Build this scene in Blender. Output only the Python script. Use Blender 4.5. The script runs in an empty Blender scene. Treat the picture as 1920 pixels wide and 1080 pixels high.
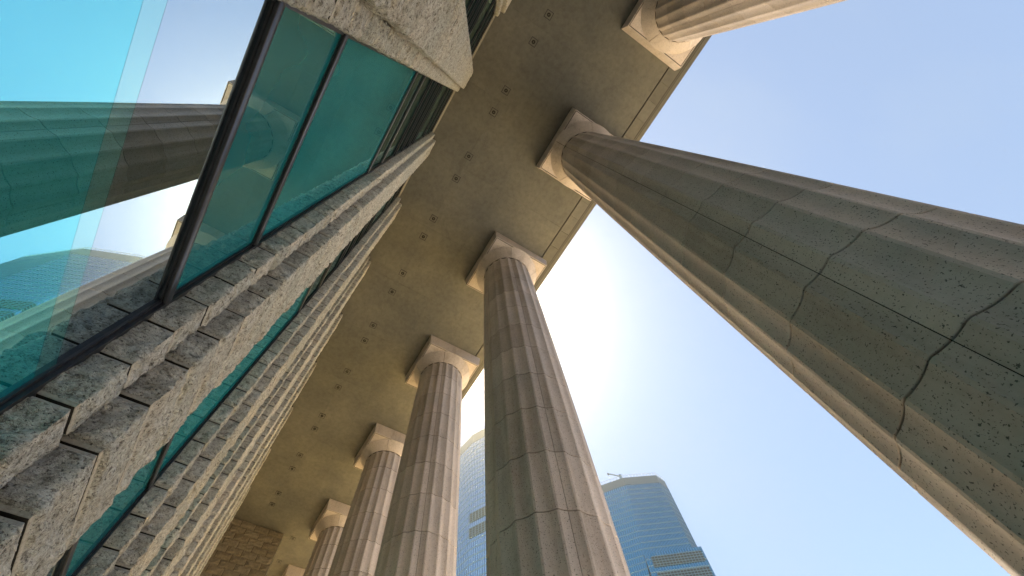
import bpy, bmesh, math, random
from mathutils import Vector, Matrix, noise

random.seed(7)
SC = bpy.context.scene
COL = SC.collection
PI = math.pi
S = 15.0            # metres per unit of the survey (soffit height above the lens)
EYE = 1.6           # height of the lens above the pavement
R = math.radians


def X(u):
    return u * S


def Z(u):
    return EYE + u * S


# ------------------------------------------------------------------ camera
cam_d = bpy.data.cameras.new('camera')
cam_d.sensor_width = 36.0
cam_d.lens = 36.0 * 834.589 / 1920.0
cam_d.clip_start = 0.02
cam_d.clip_end = 8000.0
cam = bpy.data.objects.new('camera', cam_d)
COL.objects.link(cam)
rx = Vector((0.84616303, -0.5281271, -0.07134351))
ry = Vector((0.46527536, 0.79737963, -0.38432352))
rz = Vector((0.2598596, 0.29200598, 0.92043769))
m = Matrix((rx, -ry, -rz)).transposed().to_4x4()
m.translation = Vector((0, 0, EYE))
cam.matrix_world = m
SC.camera = cam

# ------------------------------------------------------------------ sky, sun, exposure
SUN_AZ, SUN_EL = 24.0, 65.0
world = bpy.data.worlds.new('World')
SC.world = world
world.use_nodes = True
wt = world.node_tree
for n in list(wt.nodes):
    wt.nodes.remove(n)
w_out = wt.nodes.new('ShaderNodeOutputWorld')
w_bg = wt.nodes.new('ShaderNodeBackground')
w_sky = wt.nodes.new('ShaderNodeTexSky')
w_sky.sky_type = 'NISHITA'
w_sky.sun_disc = False
w_sky.sun_elevation = R(SUN_EL)
w_sky.sun_rotation = R(SUN_AZ)
w_sky.air_density = 1.0
w_sky.dust_density = 0.5
w_sky.ozone_density = 3.0
w_tc = wt.nodes.new('ShaderNodeTexCoord')
w_map = wt.nodes.new('ShaderNodeMapping')
w_map.inputs['Scale'].default_value = (1.1, 2.6, 2.2)
w_map.inputs['Rotation'].default_value = (0.3, 0.2, 0.9)
w_noise = wt.nodes.new('ShaderNodeTexNoise')
w_noise.inputs['Scale'].default_value = 1.7
w_noise.inputs['Detail'].default_value = 5.0
w_noise.inputs['Roughness'].default_value = 0.52
w_ramp = wt.nodes.new('ShaderNodeMapRange')
w_ramp.inputs['From Min'].default_value = 0.42
w_ramp.inputs['From Max'].default_value = 0.72
w_ramp.inputs['To Min'].default_value = 0.42
w_ramp.inputs['To Max'].default_value = 0.58
w_mix = wt.nodes.new('ShaderNodeMix')
w_mix.data_type = 'RGBA'
w_mix.inputs['B'].default_value = (2.15, 2.60, 3.2, 1)
wt.links.new(w_tc.outputs['Generated'], w_map.inputs['Vector'])
wt.links.new(w_map.outputs['Vector'], w_noise.inputs['Vector'])
wt.links.new(w_noise.outputs['Fac'], w_ramp.inputs['Value'])
wt.links.new(w_ramp.outputs['Result'], w_mix.inputs['Factor'])
wt.links.new(w_sky.outputs['Color'], w_mix.inputs['A'])
wt.links.new(w_mix.outputs['Result'], w_bg.inputs['Color'])
w_bg.inputs['Strength'].default_value = 0.058
wt.links.new(w_bg.outputs['Background'], w_out.inputs['Surface'])

sun_d = bpy.data.lights.new('sun', 'SUN')
sun_d.energy = 5.0
sun_d.angle = R(0.6)
sun_d.color = (1.0, 0.91, 0.75)
sun = bpy.data.objects.new('sun', sun_d)
COL.objects.link(sun)
sd = Vector((math.sin(R(SUN_AZ)) * math.cos(R(SUN_EL)), math.cos(R(SUN_AZ)) * math.cos(R(SUN_EL)), math.sin(R(SUN_EL))))
sun.rotation_euler = sd.to_track_quat('Z', 'Y').to_euler()
sun.location = sd * 60

vs = SC.view_settings
vs.view_transform = 'Standard'
vs.look = 'None'
vs.gamma = 1.0
vs.exposure = 2.3
vs.use_curve_mapping = False
SC.cycles.max_bounces = 8
SC.cycles.diffuse_bounces = 5
SC.cycles.glossy_bounces = 4
SC.cycles.volume_bounces = 1
SC.cycles.sample_clamp_indirect = 8.0
SC.cycles.use_denoising = True


# ------------------------------------------------------------------ materials
def mat_new(name):
    mt = bpy.data.materials.new(name)
    mt.use_nodes = True
    nt = mt.node_tree
    for n in list(nt.nodes):
        nt.nodes.remove(n)
    out = nt.nodes.new('ShaderNodeOutputMaterial')
    return mt, nt, out


def N(nt, kind, **kw):
    n = nt.nodes.new(kind)
    for k, v in kw.items():
        if hasattr(n, k) and k not in n.inputs:
            setattr(n, k, v)
        else:
            n.inputs[k].default_value = v
    return n


def ramp(nt, stops):
    n = nt.nodes.new('ShaderNodeValToRGB')
    e = n.color_ramp.elements
    while len(e) < len(stops):
        e.new(0.5)
    for i, (p, c) in enumerate(stops):
        e[i].position = p
        e[i].color = (c[0], c[1], c[2], 1)
    return n


def mixc(nt, a, b, fac, mode='MIX'):
    n = nt.nodes.new('ShaderNodeMix')
    n.data_type = 'RGBA'
    n.blend_type = mode
    for sock, v in (('A', a), ('B', b), ('Factor', fac)):
        if isinstance(v, bpy.types.NodeSocket):
            nt.links.new(v, n.inputs[sock])
        elif sock == 'Factor':
            n.inputs[sock].default_value = v
        else:
            n.inputs[sock].default_value = (v[0], v[1], v[2], 1)
    return n.outputs['Result']


def pos_noise(nt, scale, detail=4.0, rough=0.55, squash=None):
    g = nt.nodes.new('ShaderNodeNewGeometry')
    src = g.outputs['Position']
    if squash:
        mp = nt.nodes.new('ShaderNodeMapping')
        mp.inputs['Scale'].default_value = squash
        nt.links.new(src, mp.inputs['Vector'])
        src = mp.outputs['Vector']
    n = nt.nodes.new('ShaderNodeTexNoise')
    n.inputs['Scale'].default_value = scale
    n.inputs['Detail'].default_value = detail
    n.inputs['Roughness'].default_value = rough
    nt.links.new(src, n.inputs['Vector'])
    return n.outputs['Fac']


def pos_voronoi(nt, scale):
    g = nt.nodes.new('ShaderNodeNewGeometry')
    n = nt.nodes.new('ShaderNodeTexVoronoi')
    n.inputs['Scale'].default_value = scale
    nt.links.new(g.outputs['Position'], n.inputs['Vector'])
    return n


def mrange(nt, v, a, b, c=0.0, d=1.0):
    n = nt.nodes.new('ShaderNodeMapRange')
    nt.links.new(v, n.inputs['Value'])
    n.inputs['From Min'].default_value = a
    n.inputs['From Max'].default_value = b
    n.inputs['To Min'].default_value = c
    n.inputs['To Max'].default_value = d
    return n.outputs['Result']


def math_n(nt, op, a, b):
    n = nt.nodes.new('ShaderNodeMath')
    n.operation = op
    for i, v in enumerate((a, b)):
        if isinstance(v, bpy.types.NodeSocket):
            nt.links.new(v, n.inputs[i])
        else:
            n.inputs[i].default_value = v
    return n.outputs[0]


def finish(nt, out, color, rough=0.8, bump=None, bump_dist=0.01, bump_strength=1.0, spec=0.3, metallic=0.0):
    b = nt.nodes.new('ShaderNodeBsdfPrincipled')
    if isinstance(color, bpy.types.NodeSocket):
        nt.links.new(color, b.inputs['Base Color'])
    else:
        b.inputs['Base Color'].default_value = (*color, 1)
    if isinstance(rough, bpy.types.NodeSocket):
        nt.links.new(rough, b.inputs['Roughness'])
    else:
        b.inputs['Roughness'].default_value = rough
    b.inputs['Specular IOR Level'].default_value = spec
    b.inputs['Metallic'].default_value = metallic
    if bump is not None:
        bn = nt.nodes.new('ShaderNodeBump')
        bn.inputs['Distance'].default_value = bump_dist
        bn.inputs['Strength'].default_value = bump_strength
        nt.links.new(bump, bn.inputs['Height'])
        nt.links.new(bn.outputs['Normal'], b.inputs['Normal'])
    nt.links.new(b.outputs['BSDF'], out.inputs['Surface'])
    return b


def obj_random(nt):
    n = nt.nodes.new('ShaderNodeObjectInfo')
    return n.outputs['Random']


def make_rough_stone():
    mt, nt, out = mat_new('rock_faced_stone')
    big = pos_noise(nt, 5.0, 3)
    mid = pos_noise(nt, 26.0, 6, 0.72)
    fine = pos_noise(nt, 105.0, 3, 0.75)
    base = ramp(nt, [(0.33, (0.20, 0.175, 0.145)), (0.44, (0.58, 0.54, 0.475)), (0.57, (0.78, 0.745, 0.69)), (0.72, (0.84, 0.81, 0.76))])
    nt.links.new(mid, base.inputs['Fac'])
    tint = mixc(nt, base.outputs['Color'], (0.86, 0.74, 0.62), mrange(nt, big, 0.45, 0.72, 0, 0.5), 'MULTIPLY')
    rnd = obj_random(nt)
    tint = mixc(nt, tint, (0.80, 0.84, 0.84), mrange(nt, rnd, 0.0, 1.0, 0, 0.9), 'MULTIPLY')
    speck = mrange(nt, fine, 0.57, 0.63)
    c1 = mixc(nt, tint, (0.05, 0.046, 0.045), math_n(nt, 'MULTIPLY', speck, 0.85))
    pale = mrange(nt, fine, 0.42, 0.36)
    c2 = mixc(nt, c1, (0.84, 0.82, 0.79), math_n(nt, 'MULTIPLY', pale, 0.6))
    h1 = pos_noise(nt, 20.0, 6, 0.70, (1, 1, 1.5))
    h2 = pos_noise(nt, 70.0, 4, 0.7, (1, 1, 1.4))
    pits = mrange(nt, h2, 0.43, 0.33)
    hh = math_n(nt, 'SUBTRACT', math_n(nt, 'ADD', h1, math_n(nt, 'MULTIPLY', h2, 0.4)), math_n(nt, 'MULTIPLY', pits, 0.3))
    c2 = mixc(nt, c2, (0.10, 0.085, 0.07), math_n(nt, 'MULTIPLY', mrange(nt, h1, 0.43, 0.35), 0.7))  # shade of the hollows painted into the stone colour
    finish(nt, out, c2, 0.9, hh, 0.036, 1.0, 0.15)
    return mt


def make_column_stone():
    mt, nt, out = mat_new('speckled_column_stone')
    big = pos_noise(nt, 1.3, 4)
    mid = pos_noise(nt, 16.0, 4)
    c = mixc(nt, (0.64, 0.548, 0.505), (0.55, 0.478, 0.448), mrange(nt, big, 0.35, 0.65))
    c = mixc(nt, c, (0.86, 0.84, 0.80), mrange(nt, mid, 0.4, 0.7, 0, 0.6), 'MULTIPLY')
    streak = pos_noise(nt, 3.0, 4, 0.6, (1, 1, 0.08))
    c = mixc(nt, c, (0.72, 0.70, 0.66), mrange(nt, streak, 0.50, 0.72, 0, 0.95), 'MULTIPLY')
    rnd = obj_random(nt)
    c = mixc(nt, c, (0.80, 0.79, 0.77), rnd, 'MULTIPLY')
    v = pos_noise(nt, 62.0, 2.5, 0.6)
    sp = mrange(nt, v, 0.605, 0.655)
    c = mixc(nt, c, (0.045, 0.042, 0.04), math_n(nt, 'MULTIPLY', sp, 0.85))
    v2 = pos_noise(nt, 110.0, 2.0, 0.6)
    c = mixc(nt, c, (0.46, 0.43, 0.37), mrange(nt, v2, 0.60, 0.68, 0, 0.55))
    b = pos_noise(nt, 140.0, 3, 0.6)
    finish(nt, out, c, 0.78, b, 0.003, 0.6, 0.3)
    return mt


def make_soffit():
    mt, nt, out = mat_new('soffit_stone')
    big = pos_noise(nt, 0.7, 7, 0.68)
    mid = pos_noise(nt, 7.0, 6, 0.66)
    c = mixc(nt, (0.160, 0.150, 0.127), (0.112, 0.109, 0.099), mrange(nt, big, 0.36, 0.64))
    c = mixc(nt, c, (0.76, 0.75, 0.73), mrange(nt, mid, 0.42, 0.66, 0, 0.7), 'MULTIPLY')
    rnd = obj_random(nt)
    c = mixc(nt, c, (0.94, 0.945, 0.94), rnd, 'MULTIPLY')
    vein = pos_noise(nt, 1.7, 8, 0.72, (1.6, 0.8, 1))
    vv = math_n(nt, 'ABSOLUTE', math_n(nt, 'SUBTRACT', vein, 0.5), 0)
    c = mixc(nt, c, (0.55, 0.53, 0.48), mrange(nt, vv, 0.012, 0.0, 0, 0.35), 'MULTIPLY')
    finish(nt, out, c, 0.8, pos_noise(nt, 60.0, 4), 0.003, 0.5, 0.3)
    return mt


def make_plain_stone(name, a, b, scale=9.0, bump=0.004):
    mt, nt, out = mat_new(name)
    f = pos_noise(nt, scale, 5, 0.65)
    c = mixc(nt, a, b, mrange(nt, f, 0.35, 0.65))
    c = mixc(nt, c, (0.84, 0.83, 0.81), obj_random(nt), 'MULTIPLY')
    sp = mrange(nt, pos_noise(nt, 90, 2), 0.62, 0.68)
    c = mixc(nt, c, (0.07, 0.065, 0.06), math_n(nt, 'MULTIPLY', sp, 0.5))
    finish(nt, out, c, 0.85, pos_noise(nt, 40, 5, 0.7), bump, 1.0, 0.25)
    return mt


def make_flat(name, c, rough=0.7, metallic=0.0, spec=0.4):
    mt, nt, out = mat_new(name)
    f = pos_noise(nt, 30.0, 4)
    col = mixc(nt, c, [x * 0.7 for x in c], mrange(nt, f, 0.35, 0.7))
    finish(nt, out, col, rough, None, spec=spec, metallic=metallic)
    return mt


def make_glass(name, tint, body, refl, wav=0.0006, rough=0.0):
    """coated glazing: mirror coat with its tint over the pane's own body colour"""
    mt, nt, out = mat_new(name)
    dif = nt.nodes.new('ShaderNodeBsdfDiffuse')
    cl = mixc(nt, body, [x * 0.62 for x in body], mrange(nt, pos_noise(nt, 1.3, 3, 0.5, (1, 1, 0.35)), 0.35, 0.68))
    nt.links.new(cl, dif.inputs['Color'])
    gl = nt.nodes.new('ShaderNodeBsdfGlossy')
    gl.inputs['Roughness'].default_value = rough
    gl.inputs['Color'].default_value = (*tint, 1)
    dust = pos_noise(nt, 3.0, 6, 0.7)
    fr = nt.nodes.new('ShaderNodeFresnel')
    fr.inputs['IOR'].default_value = 1.5
    fac = math_n(nt, 'ADD', math_n(nt, 'MULTIPLY', fr.outputs['Fac'], 1.0 - refl), mrange(nt, dust, 0.3, 0.7, refl, refl * 0.96))
    bn = nt.nodes.new('ShaderNodeBump')
    bn.inputs['Distance'].default_value = wav
    bn.inputs['Strength'].default_value = 1.0
    nt.links.new(pos_noise(nt, 0.9, 1.0, 0.3), bn.inputs['Height'])
    nt.links.new(bn.outputs['Normal'], gl.inputs['Normal'])
    mx = nt.nodes.new('ShaderNodeMixShader')
    nt.links.new(fac, mx.inputs['Fac'])
    nt.links.new(dif.outputs['BSDF'], mx.inputs[1])
    nt.links.new(gl.outputs['BSDF'], mx.inputs[2])
    nt.links.new(mx.outputs['Shader'], out.inputs['Surface'])
    return mt


M = {}
M['rough'] = make_rough_stone()
M['margin'] = make_plain_stone('tooled_margin_stone', (0.50, 0.47, 0.42), (0.36, 0.335, 0.30), 60.0, 0.002)
M['column'] = make_column_stone()
M['soffit'] = make_soffit()
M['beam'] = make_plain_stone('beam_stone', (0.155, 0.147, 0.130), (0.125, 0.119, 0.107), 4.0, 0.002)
M['brick'] = make_plain_stone('split_brick_stone', (0.40, 0.34, 0.25), (0.28, 0.235, 0.17), 14.0, 0.014)
M['trim'] = make_plain_stone('pale_trim_stone', (0.46, 0.42, 0.34), (0.38, 0.35, 0.29), 8.0, 0.002)
M['mortar'] = make_flat('dark_joint', (0.022, 0.02, 0.018), 0.95)
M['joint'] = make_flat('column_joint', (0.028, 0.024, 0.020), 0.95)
M['frame'] = make_flat('dark_anodised_frame', (0.055, 0.058, 0.068), 0.28, 0.55, 0.6)
M['gasket'] = make_flat('black_gasket', (0.012, 0.012, 0.014), 0.55)
M['lamp_ring'] = make_flat('downlight_can', (0.012, 0.011, 0.010), 0.35, 0.4)
M['lens'] = make_flat('unlit_lens', (0.16, 0.15, 0.13), 0.2)
M['g_cyan'] = make_glass('cyan_coated_glass', (0.32, 0.88, 0.95), (0.0, 0.38, 0.45), 0.74)
M['g_band'] = make_glass('pale_band_glass', (0.50, 0.86, 0.90), (0.02, 0.22, 0.24), 0.76)
M['g_clear'] = make_glass('clear_mirror_glass', (0.70, 0.88, 1.0), (0.006, 0.008, 0.010), 0.66)
M['g_dark'] = make_glass('dark_teal_glass', (0.55, 0.85, 0.85), (0.012, 0.16, 0.19), 0.13)
M['g_teal'] = make_glass('bright_teal_glass', (0.5, 0.85, 0.85), (0.010, 0.22, 0.26), 0.14)
M['g_deep'] = make_glass('deep_green_glass', (0.6, 0.8, 0.78), (0.004, 0.026, 0.026), 0.12)
M['ground'] = make_plain_stone('gold_bounce_stone', (0.84, 0.65, 0.33), (0.76, 0.59, 0.30), 0.7, 0.002)  # unseen ground tones from here, set for the light they bounce
M['pale_bounce_sheet'] = make_plain_stone('pale_bounce_stone', (0.76, 0.72, 0.66), (0.68, 0.645, 0.59), 0.7, 0.002)
M['low_bounce_ground'] = make_plain_stone('low_bounce_grey', (0.085, 0.085, 0.085), (0.06, 0.06, 0.06), 1.5, 0.003)
M['pavement'] = make_plain_stone('low_bounce_paving', (0.30, 0.27, 0.22), (0.24, 0.215, 0.18), 2.0, 0.002)
M['core'] = make_flat('building_core', (0.05, 0.05, 0.05), 0.9)
M['t_glass'] = make_glass('tower_glass', (0.10, 0.45, 0.68), (0.005, 0.09, 0.15), 0.60, 0.0)
M['t_glass2'] = make_glass('tower_glass_glare', (0.55, 0.78, 0.98), (0.10, 0.24, 0.40), 0.60, 0.0)  # twin tower's glass, glare washed into a paler colour
M['t_fin'] = make_flat('tower_fin', (0.20, 0.34, 0.46), 0.4, 0.3)
M['t_band'] = make_flat('tower_band', (0.30, 0.48, 0.56), 0.35, 0.1)
M['t_crown'] = make_flat('tower_crown', (0.17, 0.23, 0.28), 0.5, 0.1)
M['t_louver'] = make_flat('tower_louver', (0.035, 0.06, 0.09), 0.5)
M['t_rail'] = make_flat('tower_rail', (0.62, 0.66, 0.70), 0.5)


# ------------------------------------------------------------------ helpers
def mesh_from(name, verts, faces, mat, smooth=None):
    me = bpy.data.meshes.new(name)
    me.from_pydata(verts, [], faces)
    me.materials.append(mat)
    if smooth is not None:
        me.polygons.foreach_set('use_smooth', [True] * len(me.polygons))
        me.set_sharp_from_angle(angle=R(smooth))
    me.update()
    return me


def link(name, me, parent=None, loc=(0, 0, 0), rotz=0.0):
    o = bpy.data.objects.new(name, me)
    COL.objects.link(o)
    o.location = loc
    if rotz:
        o.rotation_euler = (0, 0, rotz)
    if parent is not None:
        o.parent = parent
    return o


def thing(name, label, cat, loc=(0, 0, 0), group=None):
    o = bpy.data.objects.new(name, None)
    COL.objects.link(o)
    o.location = loc
    o.empty_display_size = 0.2
    o['label'] = label
    o['category'] = cat
    if group:
        o['group'] = group
    return o


def structure(o):
    o['kind'] = 'structure'
    return o


def stuff(o):
    o['kind'] = 'stuff'
    return o


class Geo:
    def __init__(self):
        self.v, self.f = [], []

    def box(self, x0, x1, y0, y1, z0, z1):
        b = len(self.v)
        self.v += [(x0, y0, z0), (x1, y0, z0), (x1, y1, z0), (x0, y1, z0), (x0, y0, z1), (x1, y0, z1), (x1, y1, z1), (x0, y1, z1)]
        self.f += [tuple(b + i for i in q) for q in ((0, 3, 2, 1), (4, 5, 6, 7), (0, 1, 5, 4), (1, 2, 6, 5), (2, 3, 7, 6), (3, 0, 4, 7))]
        return self

    def prism(self, prof, y0, y1):
        """profile of (x, z) points, counter-clockwise seen from -y, swept along y"""
        b = len(self.v)
        n = len(prof)
        self.v += [(x, y0, z) for x, z in prof] + [(x, y1, z) for x, z in prof]
        self.f.append(tuple(range(b, b + n)))
        self.f.append(tuple(range(b + 2 * n - 1, b + n - 1, -1)))
        for i in range(n):
            j = (i + 1) % n
            self.f.append((b + j, b + i, b + n + i, b + n + j))
        return self

    def bar(self, p, q, r):
        p, q = Vector(p), Vector(q)
        d = (q - p).normalized()
        a = d.orthogonal().normalized()
        c = d.cross(a)
        b = len(self.v)
        for e in (p, q):
            for s, t in ((1, 1), (-1, 1), (-1, -1), (1, -1)):
                self.v.append(tuple(e + a * r * s + c * r * t))
        for i in range(4):
            j = (i + 1) % 4
            self.f.append((b + i, b + j, b + 4 + j, b + 4 + i))
        self.f += [(b + 3, b + 2, b + 1, b), (b + 4, b + 5, b + 6, b + 7)]
        return self

    def mesh(self, name, mat, smooth=None):
        return mesh_from(name, self.v, self.f, mat, smooth)


def box_mesh(name, mat, x0, x1, y0, y1, z0, z1, bevel=0.0):
    if not bevel:
        return Geo().box(x0, x1, y0, y1, z0, z1).mesh(name, mat)
    bm = bmesh.new()
    g = Geo().box(x0, x1, y0, y1, z0, z1)
    vs_ = [bm.verts.new(v) for v in g.v]
    for f in g.f:
        bm.faces.new([vs_[i] for i in f])
    bmesh.ops.bevel(bm, geom=list(bm.edges), offset=bevel, segments=2, profile=0.6, affect='EDGES')
    me = bpy.data.meshes.new(name)
    bm.to_mesh(me)
    bm.free()
    me.materials.append(mat)
    me.polygons.foreach_set('use_smooth', [True] * len(me.polygons))
    me.set_sharp_from_angle(angle=R(50))
    return me


# survey numbers (units of S)
X_WIN, X_STEP, X_MAIN = -0.0548, -0.0440, -0.0365
PITCH = 0.15625
Y_PIER0 = -0.0258
HALF, HALF_MAIN = 0.0295, 0.0188
Z_GROUND = -EYE / S
X_COL, Y_COL0, COL_PITCH = 0.245, -0.0262, 0.3125
Y_END = 1.3465
Y_BACK, Y_FAR = -0.86, 2.05
SOFF = Z(1.0)

# ------------------------------------------------------------------ ground, unseen sheets added to steer bounced light
structure(link('ground', Geo().box(-3000, 3000, -3000, 3000, -0.5, -0.008).mesh('ground', M['low_bounce_ground'])))  # unseen surroundings, kept dark so little light bounces back
structure(link('pale_bounce_sheet', Geo().box(X(-0.06), 160, -3.0, 5.5, -0.007, -0.004).mesh('pale_bounce_sheet', M['pale_bounce_sheet'])))  # added pale sheet out of view, bounces sunlight onto the wall
structure(link('gold_bounce_sheet', Geo().box(X(-0.06), 160, 5.5, 200, -0.007, -0.004).mesh('gold_bounce_sheet', M['ground'])))  # added golden sheet out of view, warms far soffit and columns
structure(link('pavement', Geo().box(X(-0.06), 5.6, -30, 5.0, -0.003, 0.0).mesh('pavement', M['pavement'])))  # unseen floor, toned dark to dim the near soffit

# ------------------------------------------------------------------ building mass behind the glass, roof
structure(link('building_core', Geo().box(X(-1.2), X(-0.066), X(Y_BACK), X(Y_FAR), 0.0, Z(1.30)).mesh('building_core', M['core'])))
structure(link('roof_slab', Geo().box(X(-0.0655), X(0.300), X(Y_BACK), X(Y_FAR), SOFF + 0.06, Z(1.30)).mesh('roof_slab', M['beam'])))

# ------------------------------------------------------------------ soffit made of slabs
sof = thing('soffit', 'long mottled grey stone soffit running between wall and columns', 'soffit', (0, 0, SOFF))
xs0, xs1, nx = X(-0.048), X(0.3005), 4
yp = X(PITCH) / 1.0
pw = (xs1 - xs0) / nx
panel = box_mesh('soffit_panel', M['soffit'], -pw / 2 + 0.0014, pw / 2 - 0.0014, -yp / 2 + 0.0014, yp / 2 - 0.0014, 0.0, 0.05)
for j in range(-5, 14):
    for i in range(nx):
        yy = X(Y_PIER0 + PITCH * (j + 0.5))
        link('soffit_panel', panel, sof, (xs0 + pw * (i + 0.5), yy, random.uniform(0, 0.0015)))
link('backing', box_mesh('soffit_backing', M['mortar'], xs0, xs1, X(Y_BACK), X(Y_FAR), 0.052, 0.058), sof)
link('edge_trim', box_mesh('soffit_edge_trim', M['trim'], X(-0.0655), X(-0.0482), X(Y_BACK), X(Y_FAR), -0.02, 0.05), sof)

# ------------------------------------------------------------------ entablature over the column heads
ent = thing('entablature', 'stone beam and far projecting cornice along the open edge of the soffit', 'entablature', (0, 0, SOFF))
link('groove', box_mesh('groove', M['joint'], X(0.3006), X(0.3028), X(Y_BACK), X(Y_FAR), 0.03, 0.06), ent)
link('arris', box_mesh('arris', M['beam'], X(0.3030), X(0.3044), X(Y_BACK), X(Y_FAR), 0.0, 0.30, 0.004), ent)
ZCOR = 0.24 * S
bl = 0.0415 * 1.24 * S
fr_n = int((X(Y_FAR) - X(Y_BACK)) / (bl * 2))
fz = box_mesh('frieze_block', M['beam'], X(0.2900), X(0.3040), 0.003, bl * 2 - 0.003, 0.302, ZCOR - 0.004)
blk = box_mesh('cornice_block', M['beam'], X(0.3010), X(0.4045), 0.004, bl - 0.004, ZCOR, ZCOR + 0.5)
y0 = X(Y_BACK)
for i in range(fr_n):
    link('frieze_block', fz, ent, (0, y0 + i * bl * 2, random.uniform(-0.001, 0.001)))
for i in range(fr_n * 2):
    link('cornice_block', blk, ent, (0, y0 + i * bl, random.uniform(-0.004, 0.004)))
link('cornice_backing', box_mesh('cornice_backing', M['joint'], X(0.3), X(0.4025), X(Y_BACK) + 0.05, X(Y_FAR) - 0.05, ZCOR + 0.03, ZCOR + 0.9), ent)
for x1_, z0_, z1_ in ((0.4240, 0.290, 0.3035), (0.4305, 0.3045, 0.330), (0.4515, 0.364, 0.372), (0.4555, 0.3735, 0.40), (0.4990, 0.4685, 0.500)):
    link('moulding', box_mesh('moulding', M['beam'], X(0.39), X(x1_), X(Y_BACK), X(Y_FAR), z0_ * S, z1_ * S, 0.012), ent)
link('shadow_gap_strip', box_mesh('shadow_gap_strip', M['joint'], X(0.4047), X(0.4066), X(Y_BACK), X(Y_FAR), ZCOR + 0.01, ZCOR + 0.3), ent)  # dark strip added to draw the shadow line beside the cornice
link('shadow_gap_strip', box_mesh('shadow_gap_strip', M['joint'], X(0.4308), X(0.4345), X(Y_BACK), X(Y_FAR), 0.312 * S, 0.34 * S), ent)  # shade of the moulding gap put in as a dark solid
link('gutter', box_mesh('gutter', M['beam'], X(0.30), X(0.440), X(Y_BACK) + 0.1, X(Y_FAR) - 0.1, 0.335 * S, 0.485 * S), ent)


# ------------------------------------------------------------------ columns
def col_r(z):
    pts = [(-0.2, 0.0622), (Z_GROUND, 0.0618), (0.15, 0.0611), (0.36, 0.0599), (0.60, 0.0580), (0.80, 0.0556), (0.943, 0.0530), (1.2, 0.050)]
    for (a, ra), (b, rb) in zip(pts, pts[1:]):
        if a <= z <= b:
            return ra + (rb - ra) * (z - a) / (b - a)
    return 0.05


FL = R(18.0)
NSUB = 9


def flute_ring(z, seg_gap):
    """points of a 72 degree segment from one joint to the next; joints lie in flute centres"""
    r = col_r(z) * S
    depth = 0.041 * r / 0.9
    out = []
    tot = 4 * NSUB
    dg = seg_gap / r
    for i in range(tot + 1):
        a = R(72.0) * i / tot
        if i == 0:
            a = dg / 2
        if i == tot:
            a = R(72.0) - dg / 2
        ph = (a + FL / 2) % FL           # arris at ph = 0
        u = ph / FL * 2 - 1
        rad = r * math.cos(FL / 2) / math.cos(ph - FL / 2)
        rad -= depth * (1 - u * u) ** 0.85 * 0.75
        out.append((rad * math.cos(a), rad * math.sin(a)))
    return out


def drum_mesh(z0, z1, gap):
    zz = [z0 * S + gap / 2, z0 * S + gap / 2 + 0.006, (z0 + z1) * S / 2, z1 * S - gap / 2 - 0.006, z1 * S - gap / 2]
    verts, faces = [], []
    rin = col_r(z1) * S - 0.10
    n = 4 * NSUB + 1
    for k, z in enumerate(zz):
        ring = flute_ring(z / S, 0.007)
        sh = 0.006 if k in (0, 4) else 0.0
        for (x, y) in ring:
            l = math.hypot(x, y)
            verts.append((x * (1 - sh / l), y * (1 - sh / l), z))
    for k in range(4):
        for i in range(n - 1):
            a = k * n + i
            faces.append((a, a + 1, a + n + 1, a + n))
    b = len(verts)
    for z in (zz[0], zz[-1]):
        for i in range(n):
            a = math.atan2(verts[i][1], verts[i][0])
            verts.append((rin * math.cos(a), rin * math.sin(a), z))
    for i in range(n - 1):
        faces.append((i + 1, i, b + i, b + i + 1))
        t = 4 * n
        faces.append((t + i, t + i + 1, b + n + i + 1, b + n + i))
    for e in (0, n - 1):
        loop = [k * n + e for k in range(5)] + [b + n + e, b + e]
        faces.append(tuple(loop if e else loop[::-1]))
    return mesh_from('drum_segment', verts, faces, M['column'], 22)


def lathe_segment(name, prof, a0, a1, n, mat):
    verts, faces = [], []
    for i in range(n + 1):
        a = a0 + (a1 - a0) * i / n
        verts += [(r * math.cos(a), r * math.sin(a), z) for r, z in prof]
    k = len(prof)
    for i in range(n):
        for j in range(k):
            j2 = (j + 1) % k
            faces.append((i * k + j, (i + 1) * k + j, (i + 1) * k + j2, i * k + j2))
    faces.append(tuple(range(k)))
    faces.append(tuple(n * k + j for j in reversed(range(k))))
    return mesh_from(name, verts, faces, mat, 35)


def lathe(name, prof, n, mat, smooth=35):
    verts, faces = [], []
    k = len(prof)
    for i in range(n):
        a = 2 * PI * i / n
        verts += [(r * math.cos(a), r * math.sin(a), z) for r, z in prof]
    for i in range(n):
        i2 = (i + 1) % n
        for j in range(k - 1):
            faces.append((i * k + j, i2 * k + j, i2 * k + j + 1, i * k + j + 1))
    faces.append(tuple(i * k for i in reversed(range(n))))
    faces.append(tuple(i * k + k - 1 for i in range(n)))
    return mesh_from(name, verts, faces, mat, smooth)


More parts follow.
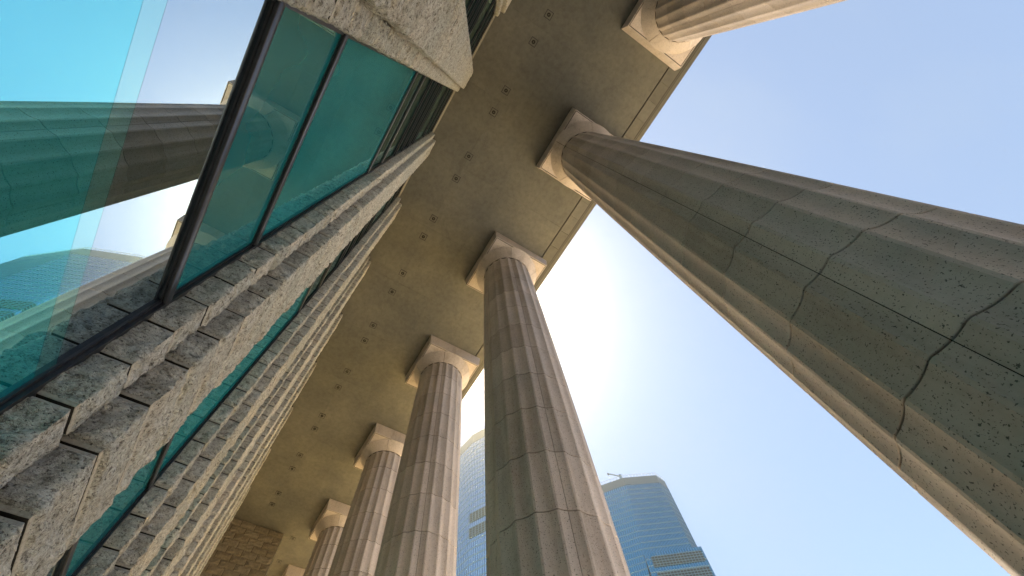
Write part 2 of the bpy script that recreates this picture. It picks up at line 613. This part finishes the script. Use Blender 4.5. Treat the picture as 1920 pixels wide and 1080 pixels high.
JZ = [Z_GROUND] + [0.131 + 0.0687 * k for k in range(-3, 12)] + [0.9425]
drums = [drum_mesh(a, b, 0.013) for a, b in zip(JZ, JZ[1:])]
core_prof = [(col_r(z / S) * S - 0.062, z) for z in [Z_GROUND * S + 0.01 + i * (0.945 - Z_GROUND) * S / 12 for i in range(13)]]
core_me = lathe('column_core', core_prof, 40, M['joint'])
zt, zb = 0.9672 * S, 0.9430 * S
ech_prof = [(0.40, zb + 0.006), (0.0532 * S, zb + 0.006), (0.0560 * S, zb + 0.05), (0.0612 * S, zb + 0.15), (0.0662 * S, zb + 0.255), (0.0696 * S, zb + 0.335), (0.0703 * S, zt - 0.020), (0.40, zt - 0.020)]
ech_me = lathe_segment('echinus_segment', ech_prof, 0.006, R(72) - 0.006, 20, M['column'])
ech_core = lathe('echinus_core', [(0.2, zb + 0.01), (0.0515 * S, zb + 0.0), (0.0530 * S, zb + 0.06), (0.0675 * S, zt - 0.03), (0.0675 * S, zt - 0.001), (0.2, zt - 0.001)], 40, M['joint'])


def abacus_mesh():
    hb, ht = 0.0682 * S, 0.0708 * S
    z0_, z1_ = 0.9672 * S, 1.0 * S + 0.002
    levels = [(hb - 0.075, z0_), (hb - 0.066, z0_), (hb - 0.064, z0_ + 0.02), (hb - 0.052, z0_ + 0.02), (hb - 0.050, z0_), (hb - 0.006, z0_), (hb, z0_ + 0.006), (ht, z1_ - 0.05), (ht + 0.004, z1_)]
    levels = [(hb - 0.040, z0_), (hb - 0.039, z0_ + 0.03), (hb - 0.021, z0_ + 0.03), (hb - 0.020, z0_), (hb - 0.006, z0_), (hb, z0_ + 0.008), (ht, z1_ - 0.06), (ht + 0.002, z1_)]
    v, f = [], []
    for h, z in levels:
        v += [(-h, -h, z), (h, -h, z), (h, h, z), (-h, h, z)]
    f.append((3, 2, 1, 0))
    for k in range(len(levels) - 1):
        for i in range(4):
            j = (i + 1) % 4
            f.append((k * 4 + i, k * 4 + j, k * 4 + 4 + j, k * 4 + 4 + i))
    t = (len(levels) - 1) * 4
    f.append((t, t + 1, t + 2, t + 3))
    me = mesh_from('abacus', v, f, M['column'])
    me.materials.append(M['joint'])
    for p in me.polygons:
        if 1 <= p.index <= 12:
            p.material_index = 1
    return me


aba_me = abacus_mesh()
COLS = {
    -2: 'fluted stone column overhead behind the camera, past the top one',
    -1: 'fluted stone column cut off by the top edge, leaning to the right',
    0: 'huge dark fluted stone column sweeping from the soffit to the lower right corner',
    1: 'tall fluted stone column rising straight at the middle, between the two glass towers',
    2: 'fluted stone column left of the straight tall one, beside the sliver of sky',
    3: 'slim fluted stone column, second to the left of the tall straight one',
    4: 'narrow far fluted column, third to the left of the tall straight one',
    5: 'farthest fluted column with only its square capital showing past the brick wall',
    6: 'hidden fluted column beyond the last capital in the row',
}
JOINT_A = R(-112.0)


def make_column(k):
    y = Y_COL0 + COL_PITCH * k
    t = thing('column', COLS[k], 'column', (X(X_COL), X(y), 0.0), 'fluted columns carrying the soffit')
    return t


proto = make_column(0)
kids = []
for dm, (a, b) in zip(drums, zip(JZ, JZ[1:])):
    for s_ in range(5):
        kids.append(link('drum_segment', dm, proto, (0, 0, EYE), JOINT_A + R(72) * s_))
for s_ in range(5):
    kids.append(link('echinus_segment', ech_me, proto, (0, 0, EYE), JOINT_A + R(72) * s_))
kids.append(link('joint_core', core_me, proto, (0, 0, EYE)))
kids.append(link('joint_core', ech_core, proto, (0, 0, EYE)))
kids.append(link('abacus', aba_me, proto, (0, 0, EYE)))
for k in (-2, -1, 1, 2, 3, 4, 5, 6):
    t = make_column(k)
    for c in kids:
        d_ = c.copy()
        COL.objects.link(d_)
        d_.parent = t


# ------------------------------------------------------------------ rock-faced piers
CH = 0.0178 * S
Z_C0 = Z(0.0872 - 5 * 0.0178 - 6 * 0.0178)
GAP = 0.012


def rough_block(kind, seed, res, last=False):
    """a rock-faced block: margins kept true, the field between them broken"""
    rnd = random.Random(seed)
    off = Vector((rnd.uniform(-50, 50), rnd.uniform(-50, 50), rnd.uniform(-50, 50)))
    xm, xs_, xw_ = X(X_MAIN), X(X_STEP), X(X_WIN)
    if kind == 'main':
        a = X(HALF_MAIN)
        path = [(xs_ - 0.07, -a), (xm, -a), (xm, a), (xs_ - 0.07, a)]
    elif kind == 'low':      # step on the -y side
        a0_, a1_ = -X(HALF), -X(HALF_MAIN) - 0.026
        path = [(xw_ - 0.02, a0_), (xs_, a0_), (xs_, a1_), (xw_ - 0.02, a1_)]
    else:
        a0_, a1_ = X(HALF_MAIN) + 0.026, X(HALF)
        path = [(xw_ - 0.02, a0_), (xs_, a0_), (xs_, a1_), (xw_ - 0.02, a1_)]
    pts = []
    for i in range(3):
        p, q = Vector(path[i]), Vector(path[i + 1])
        L = (q - p).length
        n = max(3, int(L / res))
        nrm = Vector(((q - p).y, -(q - p).x)).normalized()
        for j in range(n + (1 if i == 2 else 0)):
            f = j / n
            pts.append((p.lerp(q, f), nrm, i, f, L))
    # blend normals at the two outer corners
    P2 = []
    for idx, (p, nrm, i, f, L) in enumerate(pts):
        nn = nrm.copy()
        if f * L < 0.02 and i > 0:
            prev = pts[idx - 1][1] if f == 0 else pts[max(0, idx - int(f * L / res) - 1)][1]
            w = 0.5 * (1 - f * L / 0.02)
            nn = (nrm * (1 - w) + prev * w).normalized()
        if (1 - f) * L < 0.02 and i < 2:
            e0, e1 = Vector(path[i + 1]), Vector(path[i + 2])
            nx_ = Vector(((e1 - e0).y, -(e1 - e0).x)).normalized()
            w = 0.5 * (1 - (1 - f) * L / 0.02)
            nn = (nrm * (1 - w) + nx_ * w).normalized()
        ed = 1.0
        if i == 0:
            ed = min(ed, 0.25 + f * L / 0.05)
        if i == 2:
            ed = min(ed, 0.25 + (1 - f) * L / 0.05)
        corner = 0.0
        if (i == 0):
            corner = max(0, 1 - (1 - f) * L / 0.05)
        elif i == 1:
            corner = max(0, 1 - f * L / 0.05, 1 - (1 - f) * L / 0.05)
        else:
            corner = max(0, 1 - f * L / 0.05)
        P2.append((p, nn, ed, corner))
    h = CH - GAP
    vl = [0.0, 0.004, 0.0155, 0.0225]
    nm = max(3, int((h - 0.045) / res))
    vl += [0.0225 + (h - 0.045) * i / nm for i in range(1, nm)]
    vl += [h - 0.0225, h - 0.0155, h - 0.004, h]
    nv = len(vl) - 1
    bulge = rnd.uniform(0.005, 0.011)
    tiltz = rnd.uniform(-0.012, 0.012)
    verts, faces = [], []
    m_ = len(P2)
    for k in range(nv + 1):
        z = vl[k]
        v = z / h
        for (p, nn, ed, corner) in P2:
            q = Vector((p.x, p.y, z))
            dist = min(v, 1 - v) * h
            mg = min(1.0, max(0.0, (dist - 0.0150) / 0.0065))
            mg = mg if dist > 0.03 else mg * 0.8
            big = noise.noise(q * 5.0 + off)
            med = noise.multi_fractal(q * 13.0 + off, 0.9, 2.1, 4)
            rid = 1 - abs(noise.noise(q * 19.0 - off)) * 2
            fin = noise.noise(q * 48.0 + off)
            d_ = bulge + (big * 0.012 + tiltz * (v - 0.5) * 2) * (1 - 0.75 * corner) + (med - 0.9) * 0.011 + rid * 0.006 + fin * 0.004
            d_ -= corner * corner * (0.004 + 0.007 * noise.noise(Vector((q.z * 9, off.y, corner)) + off))
            edge = -0.003 if dist < 0.003 else 0.0
            d_ = max(-0.02, d_ * mg * min(1, ed) + 0.0010 * fin + edge)
            verts.append((p.x + nn.x * d_, p.y + nn.y * d_, z))
    for k in range(nv):
        for i in range(m_ - 1):
            a_ = k * m_ + i
            faces.append((a_, a_ + 1, a_ + m_ + 1, a_ + m_))
    faces.append(tuple(reversed(range(m_))))
    faces.append(tuple(nv * m_ + i for i in range(m_)))
    faces.append(tuple([k * m_ for k in range(nv + 1)] + [k * m_ + m_ - 1 for k in reversed(range(nv + 1))]))
    me = mesh_from('stone_block', verts, faces, M['rough'], 60)
    me.materials.append(M['margin'])
    for p in me.polygons:
        r_ = p.index // (m_ - 1)
        if p.index < nv * (m_ - 1) and (r_ < 2 or r_ >= nv - 2):
            p.material_index = 1
        elif p.index >= nv * (m_ - 1):
            p.material_index = 2
    me.materials.append(M['mortar'])
    return me


VAR = {}
for kind in ('main', 'low', 'high'):
    VAR[kind, 'fine'] = [rough_block(kind, 100 * i + hash_ + 3, 0.0105) for i, hash_ in zip(range(9), range(9))]
    VAR[kind, 'coarse'] = [rough_block(kind, 900 + 7 * i, 0.034) for i in range(7)]

PIERS = {
    -3: 'rough stone pier out of view far behind the camera',
    -2: 'rough stone pier out of view behind the top left window',
    -1: 'rough stone pier with only its end showing at the top beside the soffit',
    0: 'pale rough stone pier hanging from the top edge above the reflecting glass',
    1: 'large stepped rough stone pier running under the mirrored window to lower left',
    2: 'stepped rough stone pier below the first thin teal glass strip',
    3: 'fourth rough stone pier along the wall, third one below the mirrored window',
    4: 'fifth rough stone pier along the wall, fourth one below the mirrored window',
    5: 'sixth rough stone pier along the wall towards the brick end wall',
    6: 'third rough stone pier counted from the brick end wall',
    7: 'second rough stone pier counted from the brick end wall',
    8: 'last rough stone pier standing next to the brick end wall',
}
n_course = int((SOFF - Z_C0) / CH)
core_p = Geo().box(X(X_WIN) - 0.2, X(X_STEP) - 0.050, -X(HALF) + 0.030, X(HALF) - 0.030, 0, SOFF - 0.002)
core_p.box(X(X_STEP) - 0.0497, X(X_MAIN) - 0.028, -X(HALF_MAIN) + 0.028, X(HALF_MAIN) - 0.028, 0, SOFF - 0.002)
core_pm = core_p.mesh('mortar_core', M['mortar'])
prev = {}
for k in range(-3, 9):
    yc = Y_PIER0 + PITCH * k
    t = thing('stone_pier', PIERS[k], 'pier', (0, X(yc), 0), 'rock faced piers of the wall')
    link('mortar_core', core_pm, t)
    joined = Geo()
    for c in range(n_course + 1):
        z0_ = Z_C0 + c * CH
        if z0_ + CH > SOFF:
            continue
        zu = (z0_ - EYE) / S
        dist = math.sqrt((0.04) ** 2 + yc * yc + zu * zu)
        # single blocks where the photograph shows them
        show = (k == 0 and 0.085 < zu) or (k == -1 and zu > 0.75) or (k == 1 and zu > 0.03) or (k in (2, 3) and zu > 0.06 * k) or (k >= 4 and zu > 0.12 * k)
        px = 835 * CH / S / max(0.08, dist) * max(0.15, math.hypot(yc, 0.05) / dist)
        single = show and px > 5.5 and k < 7
        res = 'fine' if (k in (0, 1) and zu < 0.8) or (k == 2 and zu < 0.6) else 'coarse'
        for kind in ('low', 'main', 'high'):
            opts = VAR[kind, res]
            i = random.randrange(len(opts))
            if prev.get(kind) == i:
                i = (i + 1) % len(opts)
            prev[kind] = i
            if single:
                link('stone_block', opts[i], t, (random.uniform(-0.004, 0.004), random.uniform(-0.002, 0.002), z0_ + GAP / 2))
            else:
                me = VAR[kind, 'coarse'][i % 7]
                b = len(joined.v)
                joined.v += [(v.co.x, v.co.y, v.co.z + z0_ + GAP / 2) for v in me.vertices]
                joined.f += [tuple(b + q for q in p.vertices) for p in me.polygons]
    if joined.v:
        stuff(link('stone_courses', joined.mesh('stone_courses', M['rough'], 60), t))

# ------------------------------------------------------------------ tall windows between the piers
WINS = {
    -3: 'tall dark framed window out of view behind the camera',
    -2: 'tall dark framed window with its top bars showing past the highest pier',
    -1: 'tall dark framed window seen only as bars right of the pale top pier',
    0: 'tall window of cyan, mirror and teal panes reflecting column and tower',
    1: 'narrow teal window strip below the big stepped pier, reflecting its blocks',
    2: 'second teal window strip, almost closed between two stepped piers',
    3: 'hidden tall window behind the third pier below the mirror window',
    4: 'hidden tall window behind the fourth pier below the mirror window',
    5: 'hidden tall window behind the sixth pier of the wall',
    6: 'hidden tall window third from the brick end wall',
    7: 'hidden tall window second from the brick end wall',
}
TR = [0.1317, 0.1908, 0.404, 0.463, 0.535, 0.586, 0.638, 0.690, 0.828, 0.915]
PANE = ['g_dark', 'g_teal', 'g_deep', 'g_deep', 'g_deep', 'g_deep', 'g_deep', 'g_deep', 'g_deep', 'g_deep']
gy0, gy1 = X(HALF) - 0.02, X(PITCH - HALF) + 0.02
xg = X(-0.0535)


def tbar_mesh():
    # aluminium transom: glazing bar, shadow groove and a rounded cover cap
    x_ = xg
    prof = [(x_, -0.030), (x_ + 0.010, -0.030), (x_ + 0.010, -0.025), (x_ + 0.013, -0.025), (x_ + 0.013, -0.028), (x_ + 0.022, -0.028), (x_ + 0.027, -0.024), (x_ + 0.029, -0.014),
            (x_ + 0.029, 0.014), (x_ + 0.027, 0.024), (x_ + 0.022, 0.028), (x_ + 0.013, 0.028), (x_ + 0.013, 0.025), (x_ + 0.010, 0.025), (x_ + 0.010, 0.030), (x_, 0.030)]
    return Geo().prism(prof, gy0 + 0.05, gy1 - 0.05).mesh('transom', M['frame'], 40)


tb = tbar_mesh()
tb_up = Geo().box(xg - 0.004, xg + 0.012, gy0 + 0.05, gy1 - 0.05, -0.075, 0.060).box(xg + 0.0122, xg + 0.034, gy0 + 0.05, gy1 - 0.05, -0.030, 0.030).mesh('transom', M['frame'])
jamb_l = Geo().box(xg - 0.03, xg + 0.012, gy0, gy0 + 0.062, 0, SOFF - 0.02).box(xg + 0.0125, xg + 0.028, gy0, gy0 + 0.048, 0, SOFF - 0.02).mesh('jamb', M['frame'])
jamb_r = Geo().box(xg - 0.03, xg + 0.012, gy1 - 0.062, gy1, 0, SOFF - 0.02).box(xg + 0.0125, xg + 0.028, gy1 - 0.048, gy1, 0, SOFF - 0.02).mesh('jamb', M['frame'])
head = Geo().box(xg - 0.01, xg + 0.03, gy0 + 0.063, gy1 - 0.063, SOFF - 0.50, SOFF - 0.02).mesh('head', M['gasket'])


def pane_me(z0_, z1_, mat):
    return box_mesh('glass_pane', M[mat], xg - 0.008, xg + 0.002, gy0 + 0.055, gy1 - 0.055, z0_, z1_)


panes = [(0.01, Z(0.0883), 'g_cyan'), (Z(0.0883) + 0.001, Z(0.0939), 'g_band'), (Z(0.0939) + 0.001, Z(TR[0]) - 0.03, 'g_clear')]
for i in range(len(TR)):
    top = Z(TR[i + 1]) - 0.03 if i + 1 < len(TR) else SOFF - 0.48
    panes.append((Z(TR[i]) + 0.03, top, PANE[i]))
pane_meshes = [pane_me(*a) for a in panes]
for k in range(-3, 8):
    t = thing('window', WINS[k], 'window', (0, X(Y_PIER0 + PITCH * k), 0), 'tall windows between the piers')
    link('jamb', jamb_l, t)
    link('jamb', jamb_r, t)
    link('head', head, t)
    for ti, tz in enumerate(TR):
        link('transom', tb if ti < 4 else tb_up, t, (0, 0, Z(tz)))
    for me in pane_meshes:
        link('glass_pane', me, t)

# ------------------------------------------------------------------ split-faced end wall
wall = thing('end_wall', 'brown coursed brick wall closing the far end below the soffit', 'wall', (0, X(Y_END), 0))
BW, BH = 0.0405 * S, 0.0201 * S
xa, xb = X(-0.062), X(0.1125)
wall_core = link('mortar_core', box_mesh('end_wall_core', M['mortar'], xa, xb - 0.02, 0.03, 3.0, 0, SOFF - 0.002), wall)
link('corner_trim', box_mesh('corner_trim', M['trim'], xb - 0.018, xb + 0.012, 0.012, 3.0, 0, SOFF - 0.002), wall)


def brick_mesh(w, seed):
    rnd = random.Random(seed)
    nx_, nz_ = max(3, int(w / 0.1)), 4
    v, f = [], []
    for j in range(nz_ + 1):
        for i in range(nx_ + 1):
            e = 0.0 if i in (0, nx_) or j in (0, nz_) else -rnd.uniform(0.006, 0.030)
            v.append((0.007 + (w - 0.014) * i / nx_, e, 0.007 + (BH - 0.014) * j / nz_))
    m_ = nx_ + 1
    for j in range(nz_):
        for i in range(nx_):
            a = j * m_ + i
            f.append((a, a + 1, a + m_ + 1, a + m_))
    b = len(v)
    ring = [i for i in range(m_)] + [j * m_ + nx_ for j in range(1, nz_ + 1)] + [nz_ * m_ + i for i in reversed(range(nx_))] + [j * m_ for j in reversed(range(1, nz_))]
    for r_ in ring:
        v.append((v[r_][0], 0.04, v[r_][2]))
    n_ = len(ring)
    for i in range(n_):
        f.append((ring[(i + 1) % n_], ring[i], b + i, b + (i + 1) % n_))
    return mesh_from('brick', v, f, M['brick'])


full = [brick_mesh(BW, i) for i in range(6)]
half = [brick_mesh(BW / 2, 30 + i) for i in range(3)]
rest = Geo()
n_c = int(SOFF / BH)
for c in range(n_c):
    z0_ = SOFF - 0.006 - (c + 1) * BH
    x_ = xb - 0.022
    odd = c % 2
    first = True
    while x_ > xa:
        w = BW
        opts = full
        if first and odd:
            w, opts = BW / 2, half
        first = False
        x_ -= w
        me = random.choice(opts)
        if c < 28:
            link('brick', me, wall, (x_, random.uniform(-0.004, 0.004), z0_))
        else:
            b = len(rest.v)
            rest.v += [(v.co.x + x_, v.co.y, v.co.z + z0_) for v in me.vertices]
            rest.f += [tuple(b + q for q in p.vertices) for p in me.polygons]
stuff(link('brick_courses', rest.mesh('brick_courses', M['brick']), wall))

# ------------------------------------------------------------------ downlights
dl_spots = []
for j in range(-3, 9):
    h_ = 0.0245 if j % 2 == 0 else 0.0277
    for s_ in (-1, 1):
        dl_spots.append((0.0385, Y_PIER0 + 0.0003 + PITCH * j + s_ * h_))
dl_spots = sorted(dl_spots, key=lambda q: -q[1])
ORD = ['first', 'second', 'third', 'fourth', 'fifth', 'sixth', 'seventh', 'eighth', 'ninth', 'tenth', 'eleventh', 'twelfth', 'thirteenth', 'fourteenth', 'fifteenth', 'sixteenth',
       'seventeenth', 'eighteenth', 'nineteenth', 'twentieth', 'twenty-first', 'twenty-second', 'twenty-third', 'twenty-fourth']


def plate_mesh():
    h_, r_, n = 0.095, 0.056, 32
    v, f = [], []
    for z in (-0.012, 0.0):
        for i in range(n):
            a = 2 * PI * i / n
            c_, s_ = math.cos(a), math.sin(a)
            k_ = h_ / max(abs(c_), abs(s_))
            v += [(r_ * c_, r_ * s_, z), (k_ * c_, k_ * s_, z)]
    for i in range(n):
        j = (i + 1) % n
        a, b, c_, d_ = 2 * i, 2 * i + 1, 2 * j + 1, 2 * j
        f.append((a, d_, c_, b))
        o_ = 2 * n
        f.append((b, c_, c_ + o_, b + o_))
        f.append((d_, a, a + o_, d_ + o_))
    return mesh_from('cover_plate', v, f, M['soffit'])


pl = plate_mesh()
gk = box_mesh('gasket', M['gasket'], -0.112, 0.112, -0.112, 0.112, -0.005, 0.001)
can = lathe('can', [(0.0555, -0.0105), (0.0555, -0.016), (0.050, -0.017), (0.042, -0.008), (0.030, -0.0065)], 24, M['lamp_ring'])
lens = lathe('lens', [(0.003, -0.0075), (0.012, -0.0085), (0.018, -0.0072)], 20, M['lens'])


def downlight(x, y, label):
    t = thing('downlight', label, 'downlight', (X(x), X(y), SOFF), 'downlights in the soffit')
    link('gasket', gk, t)
    link('cover_plate', pl, t)
    link('can', can, t)
    link('lens', lens, t, (0, 0, -0.010))


for i, (x, y) in enumerate(dl_spots):
    downlight(x, y, 'small square downlight in the soffit, %s from the brick end wall in the long row' % ORD[i])
downlight(0.1424, 1.3545, 'small square downlight in the soffit right beside the corner of the brick end wall')
downlight(0.1424, 1.4672, 'small square downlight beyond the brick end wall, above the farthest capital')


# ------------------------------------------------------------------ glass office towers
def facade(t, base, top, z0, z1, glass, colw=1.3, floor=3.3, skip=(), detail=None):
    """panes, fins and floor bands over the sides of a prism whose plan changes from base to top"""
    n = len(base)
    gp, fins, bands = Geo(), Geo(), Geo()

    def P(i, u, z):
        w = (z - z0) / (z1 - z0)
        a = Vector(base[i]).lerp(Vector(top[i]), w)
        b = Vector(base[(i + 1) % n]).lerp(Vector(top[(i + 1) % n]), w)
        p = a.lerp(b, u)
        return Vector((p.x, p.y, z))
    rows = int((z1 - z0) / floor)
    for i in range(n):
        if i in skip:
            continue
        L = (Vector(top[(i + 1) % n]) - Vector(top[i])).length
        L = max(L, (Vector(base[(i + 1) % n]) - Vector(base[i])).length)
        nc = max(1, int(L / colw))
        e = P(i, 1, z0) - P(i, 0, z0)
        nr = Vector((e.y, -e.x, 0)).normalized()
        for r_ in range(rows):
            za, zb_ = z0 + r_ * (z1 - z0) / rows, z0 + (r_ + 1) * (z1 - z0) / rows
            for c in range(nc):
                ua, ub = c / nc, (c + 1) / nc
                b = len(gp.v)
                j = [random.uniform(-0.012, 0.012) for _ in range(4)]
                q = [P(i, ua, za), P(i, ub, za), P(i, ub, zb_), P(i, ua, zb_)]
                gp.v += [tuple(q[k] + nr * j[k]) for k in range(4)]
                gp.f.append((b, b + 1, b + 2, b + 3))
                # light floor strip broken by the fins
                b = len(bands.v)
                s0, s1 = za - 0.26, za + 0.26
                du = (ub - ua) * 0.14
                q = [P(i, ua + du, s0), P(i, ub - du, s0), P(i, ub - du, s1), P(i, ua + du, s1)]
                bands.v += [tuple(v_ + nr * 0.06) for v_ in q] + [tuple(v_ + nr * 0.02) for v_ in q]
                bands.f += [(b, b + 1, b + 2, b + 3), (b + 3, b + 2, b + 6, b + 7), (b, b + 4, b + 5, b + 1)]
        for c in range(nc + 1):
            u = c / nc
            d_ = 0.07 / max(L, 0.1)
            b = len(fins.v)
            for z in (z0, z1):
                for uu, o in ((u - d_, 0.03), (u - d_, 0.22), (u + d_, 0.22), (u + d_, 0.03)):
                    fins.v.append(tuple(P(i, uu, z) + nr * o))
            fins.f += [(b, b + 4, b + 5, b + 1), (b + 1, b + 5, b + 6, b + 2), (b + 2, b + 6, b + 7, b + 3)]
    stuff(link('glass_panes', gp.mesh('glass_panes', glass), t))
    stuff(link('floor_bands', bands.mesh('floor_bands', M['t_band']), t))
    stuff(link('mullions', fins.mesh('mullions', M['t_fin']), t))


def prism_mesh(name, poly0, poly1, z0, z1, mat):
    n = len(poly0)
    v = [(x, y, z0) for x, y in poly0] + [(x, y, z1) for x, y in poly1]
    f = [tuple(reversed(range(n))), tuple(range(n, 2 * n))] + [(i, (i + 1) % n, n + (i + 1) % n, n + i) for i in range(n)]
    return mesh_from(name, v, f, mat)


def grow(poly, k):
    cx = sum(p[0] for p in poly) / len(poly)
    cy = sum(p[1] for p in poly) / len(poly)
    out = []
    for x, y in poly:
        l = math.hypot(x - cx, y - cy)
        out.append((cx + (x - cx) * (l + k) / l, cy + (y - cy) * (l + k) / l))
    return out


def railing(t, poly, z):
    g_ = Geo()
    n = len(poly)
    for i in range(n):
        a, b = Vector((*poly[i], z)), Vector((*poly[(i + 1) % n], z))
        L = (b - a).length
        k = max(1, int(L / 1.9))
        for j in range(k):
            p = a.lerp(b, j / k)
            g_.bar(p, p + Vector((0, 0, 2.0)), 0.11)
        g_.bar(a + Vector((0, 0, 2.0)), b + Vector((0, 0, 2.0)), 0.10)
    stuff(link('roof_railing', g_.mesh('roof_railing', M['t_rail']), t))


def polar(az, d_):
    return (d_ * math.sin(R(az)), d_ * math.cos(R(az)))


HT = 200.0
TS = HT / 250.0


def louver_band(t, poly_a, poly_b, u0, u1, z0_, z1_):
    a, b = Vector(poly_a), Vector(poly_b)
    e = (b - a)
    nr = Vector((e.y, -e.x)).normalized()
    g_, d_ = Geo(), Geo()
    p0, p1 = a.lerp(b, u0) + nr * 0.10, a.lerp(b, u1) + nr * 0.10
    b0 = len(d_.v)
    for o in (0.0, 0.16):
        d_.v += [(p0.x + nr.x * o, p0.y + nr.y * o, z0_), (p1.x + nr.x * o, p1.y + nr.y * o, z0_), (p1.x + nr.x * o, p1.y + nr.y * o, z1_), (p0.x + nr.x * o, p0.y + nr.y * o, z1_)]
    d_.f += [(4, 5, 6, 7), (0, 1, 5, 4), (1, 2, 6, 5), (2, 3, 7, 6), (3, 0, 4, 7)]
    lo = link('louver_band', d_.mesh('louver_band', M['t_louver']), t)
    k = 4
    for j in range(k + 1):
        z = z0_ + (z1_ - z0_) * j / k
        q0, q1 = p0 + nr * 0.2, p1 + nr * 0.2
        g_.bar((q0.x, q0.y, z), (q1.x, q1.y, z), 0.13)
    L = (p1 - p0).length
    for j in range(int(L / 1.6) + 1):
        q = p0.lerp(p1, min(1.0, j * 1.6 / L)) + nr * 0.2
        g_.bar((q.x, q.y, z0_), (q.x, q.y, z1_), 0.12)
    stuff(link('louver_slats', g_.mesh('louver_slats', M['t_fin']), lo))


# right-hand tower
A_, B_, C_, D_ = (203.0, 201.0), (226.5, 169.4), (247.6, 155.4), (258.0, 157.0)
back = [(292.0, 178.0), (283.0, 214.0), (236.0, 226.0)]
top1 = [A_, B_, C_, D_] + back
base1 = [A_, (212.6, 188.3), (252.5, 152.2), (258.5, 156.6)] + back
zb1 = -8.0
back, top1, base1 = [[(x * TS, y * TS) for x, y in q] for q in (back, top1, base1)]
t1 = thing('office_tower', 'blue glass office tower with angled crown and roof crane on the right', 'tower', (0, 0, EYE))
link('body', prism_mesh('tower_body', grow(base1, -3.5), grow(top1, -3.5), 0.0 - EYE, HT - 1, M['t_louver']), t1)
facade(t1, base1, top1, 0.0 - EYE, HT - 5.6, M['t_glass'], skip=(4, 5))
link('crown', prism_mesh('tower_crown', grow(top1, 0.15), grow(top1, 0.15), HT - 5.6, HT, M['t_crown']), t1)
railing(t1, top1, HT)
# lower, wider block of the same tower
lo1 = [(222.0, 172.5), (251.4, 150.4), (259.9, 155.9), (296.0, 178.0), (286.0, 216.0), (246.0, 220.0)]
lo1 = [(x * TS, y * TS) for x, y in lo1]
low = link('lower_block', prism_mesh('tower_lower_block', grow(lo1, -0.5), grow(lo1, -0.5), 0.0 - EYE, 189.0 * TS, M['t_louver']), t1)
facade(t1, lo1, lo1, 0.0 - EYE, 188.8 * TS, M['t_glass'], skip=(3, 4, 5))
louver_band(t1, lo1[0], lo1[1], 0.10, 0.97, 179.5 * TS, 186.0 * TS)
louver_band(t1, lo1[0], lo1[1], 0.10, 0.97, 169.0 * TS, 175.5 * TS)
# roof crane
cr = thing('roof_crane', 'thin dark crane jib reaching left over the roof of blue tower', 'crane', (0, 0, EYE))
bx_, by_ = polar(52.9, 286.0 * TS)
tx_, ty_ = polar(51.2, 287.0 * TS)
link('mast', Geo().bar((bx_, by_, HT - 1), (bx_, by_, HT + 5.0), 0.75).mesh('crane_mast', M['t_fin']), cr)
link('jib', Geo().bar((bx_, by_, HT + 4.0), (tx_, ty_, HT + 9.6), 0.28).mesh('crane_jib', M['t_crown']), cr)
link('hook_block', Geo().bar((tx_, ty_, HT + 9.9), (tx_ + 0.2, ty_ - 0.3, HT + 8.4), 0.34).mesh('crane_hook', M['t_louver']), cr)

# left-hand tower between the columns
top2 = [(103.6, 206.0), (106.0, 188.0), (116.0, 168.0), (143.5, 178.5), (170.0, 200.0), (166.0, 236.0), (122.0, 240.0)]
base2 = [(101.0, 205.0), (104.0, 192.0), (118.5, 163.0), (143.8, 177.5), (172.0, 198.0), (168.0, 240.0), (118.0, 244.0)]
top2, base2 = [[(x * TS, y * TS) for x, y in q] for q in (top2, base2)]
t2 = thing('office_tower', 'pale blue glass office tower filling the gap between two columns', 'tower', (0, 0, EYE))
link('body', prism_mesh('tower_body', grow(base2, -3.5), grow(top2, -3.5), 0.0 - EYE, HT - 1, M['t_louver']), t2)
facade(t2, base2, top2, 0.0 - EYE, HT - 6.4, M['t_glass2'], skip=(4, 5))
link('crown', prism_mesh('tower_crown', grow(top2, 0.15), grow(top2, 0.15), HT - 6.4, HT, M['t_crown']), t2)
railing(t2, top2, HT)


def at_z(i, z):
    w = (z + EYE) / (HT + EYE)
    return tuple(Vector(base2[i]).lerp(Vector(top2[i]), w))


for za, zb_ in ((179.5 * TS, 185.0 * TS), (170.0 * TS, 175.5 * TS)):
    louver_band(t2, at_z(1, za), at_z(2, za), 0.0, 1.0, za, zb_)
    louver_band(t2, at_z(2, za), at_z(3, za), 0.0, 1.0, za, zb_)

# ------------------------------------------------------------------ air
hm, hn, ho = mat_new('haze_air')
pv = hn.nodes.new('ShaderNodeVolumePrincipled')
pv.inputs['Color'].default_value = (1.0, 0.87, 0.56, 1)
pv.inputs['Density'].default_value = 0.0005
pv.inputs['Anisotropy'].default_value = 0.968
hn.links.new(pv.outputs['Volume'], ho.inputs['Volume'])
haze_g = Geo().box(-120, 260, -120, 300, -1.5, HT + EYE + 14.0)
stuff(link('haze', haze_g.mesh('haze', hm)))
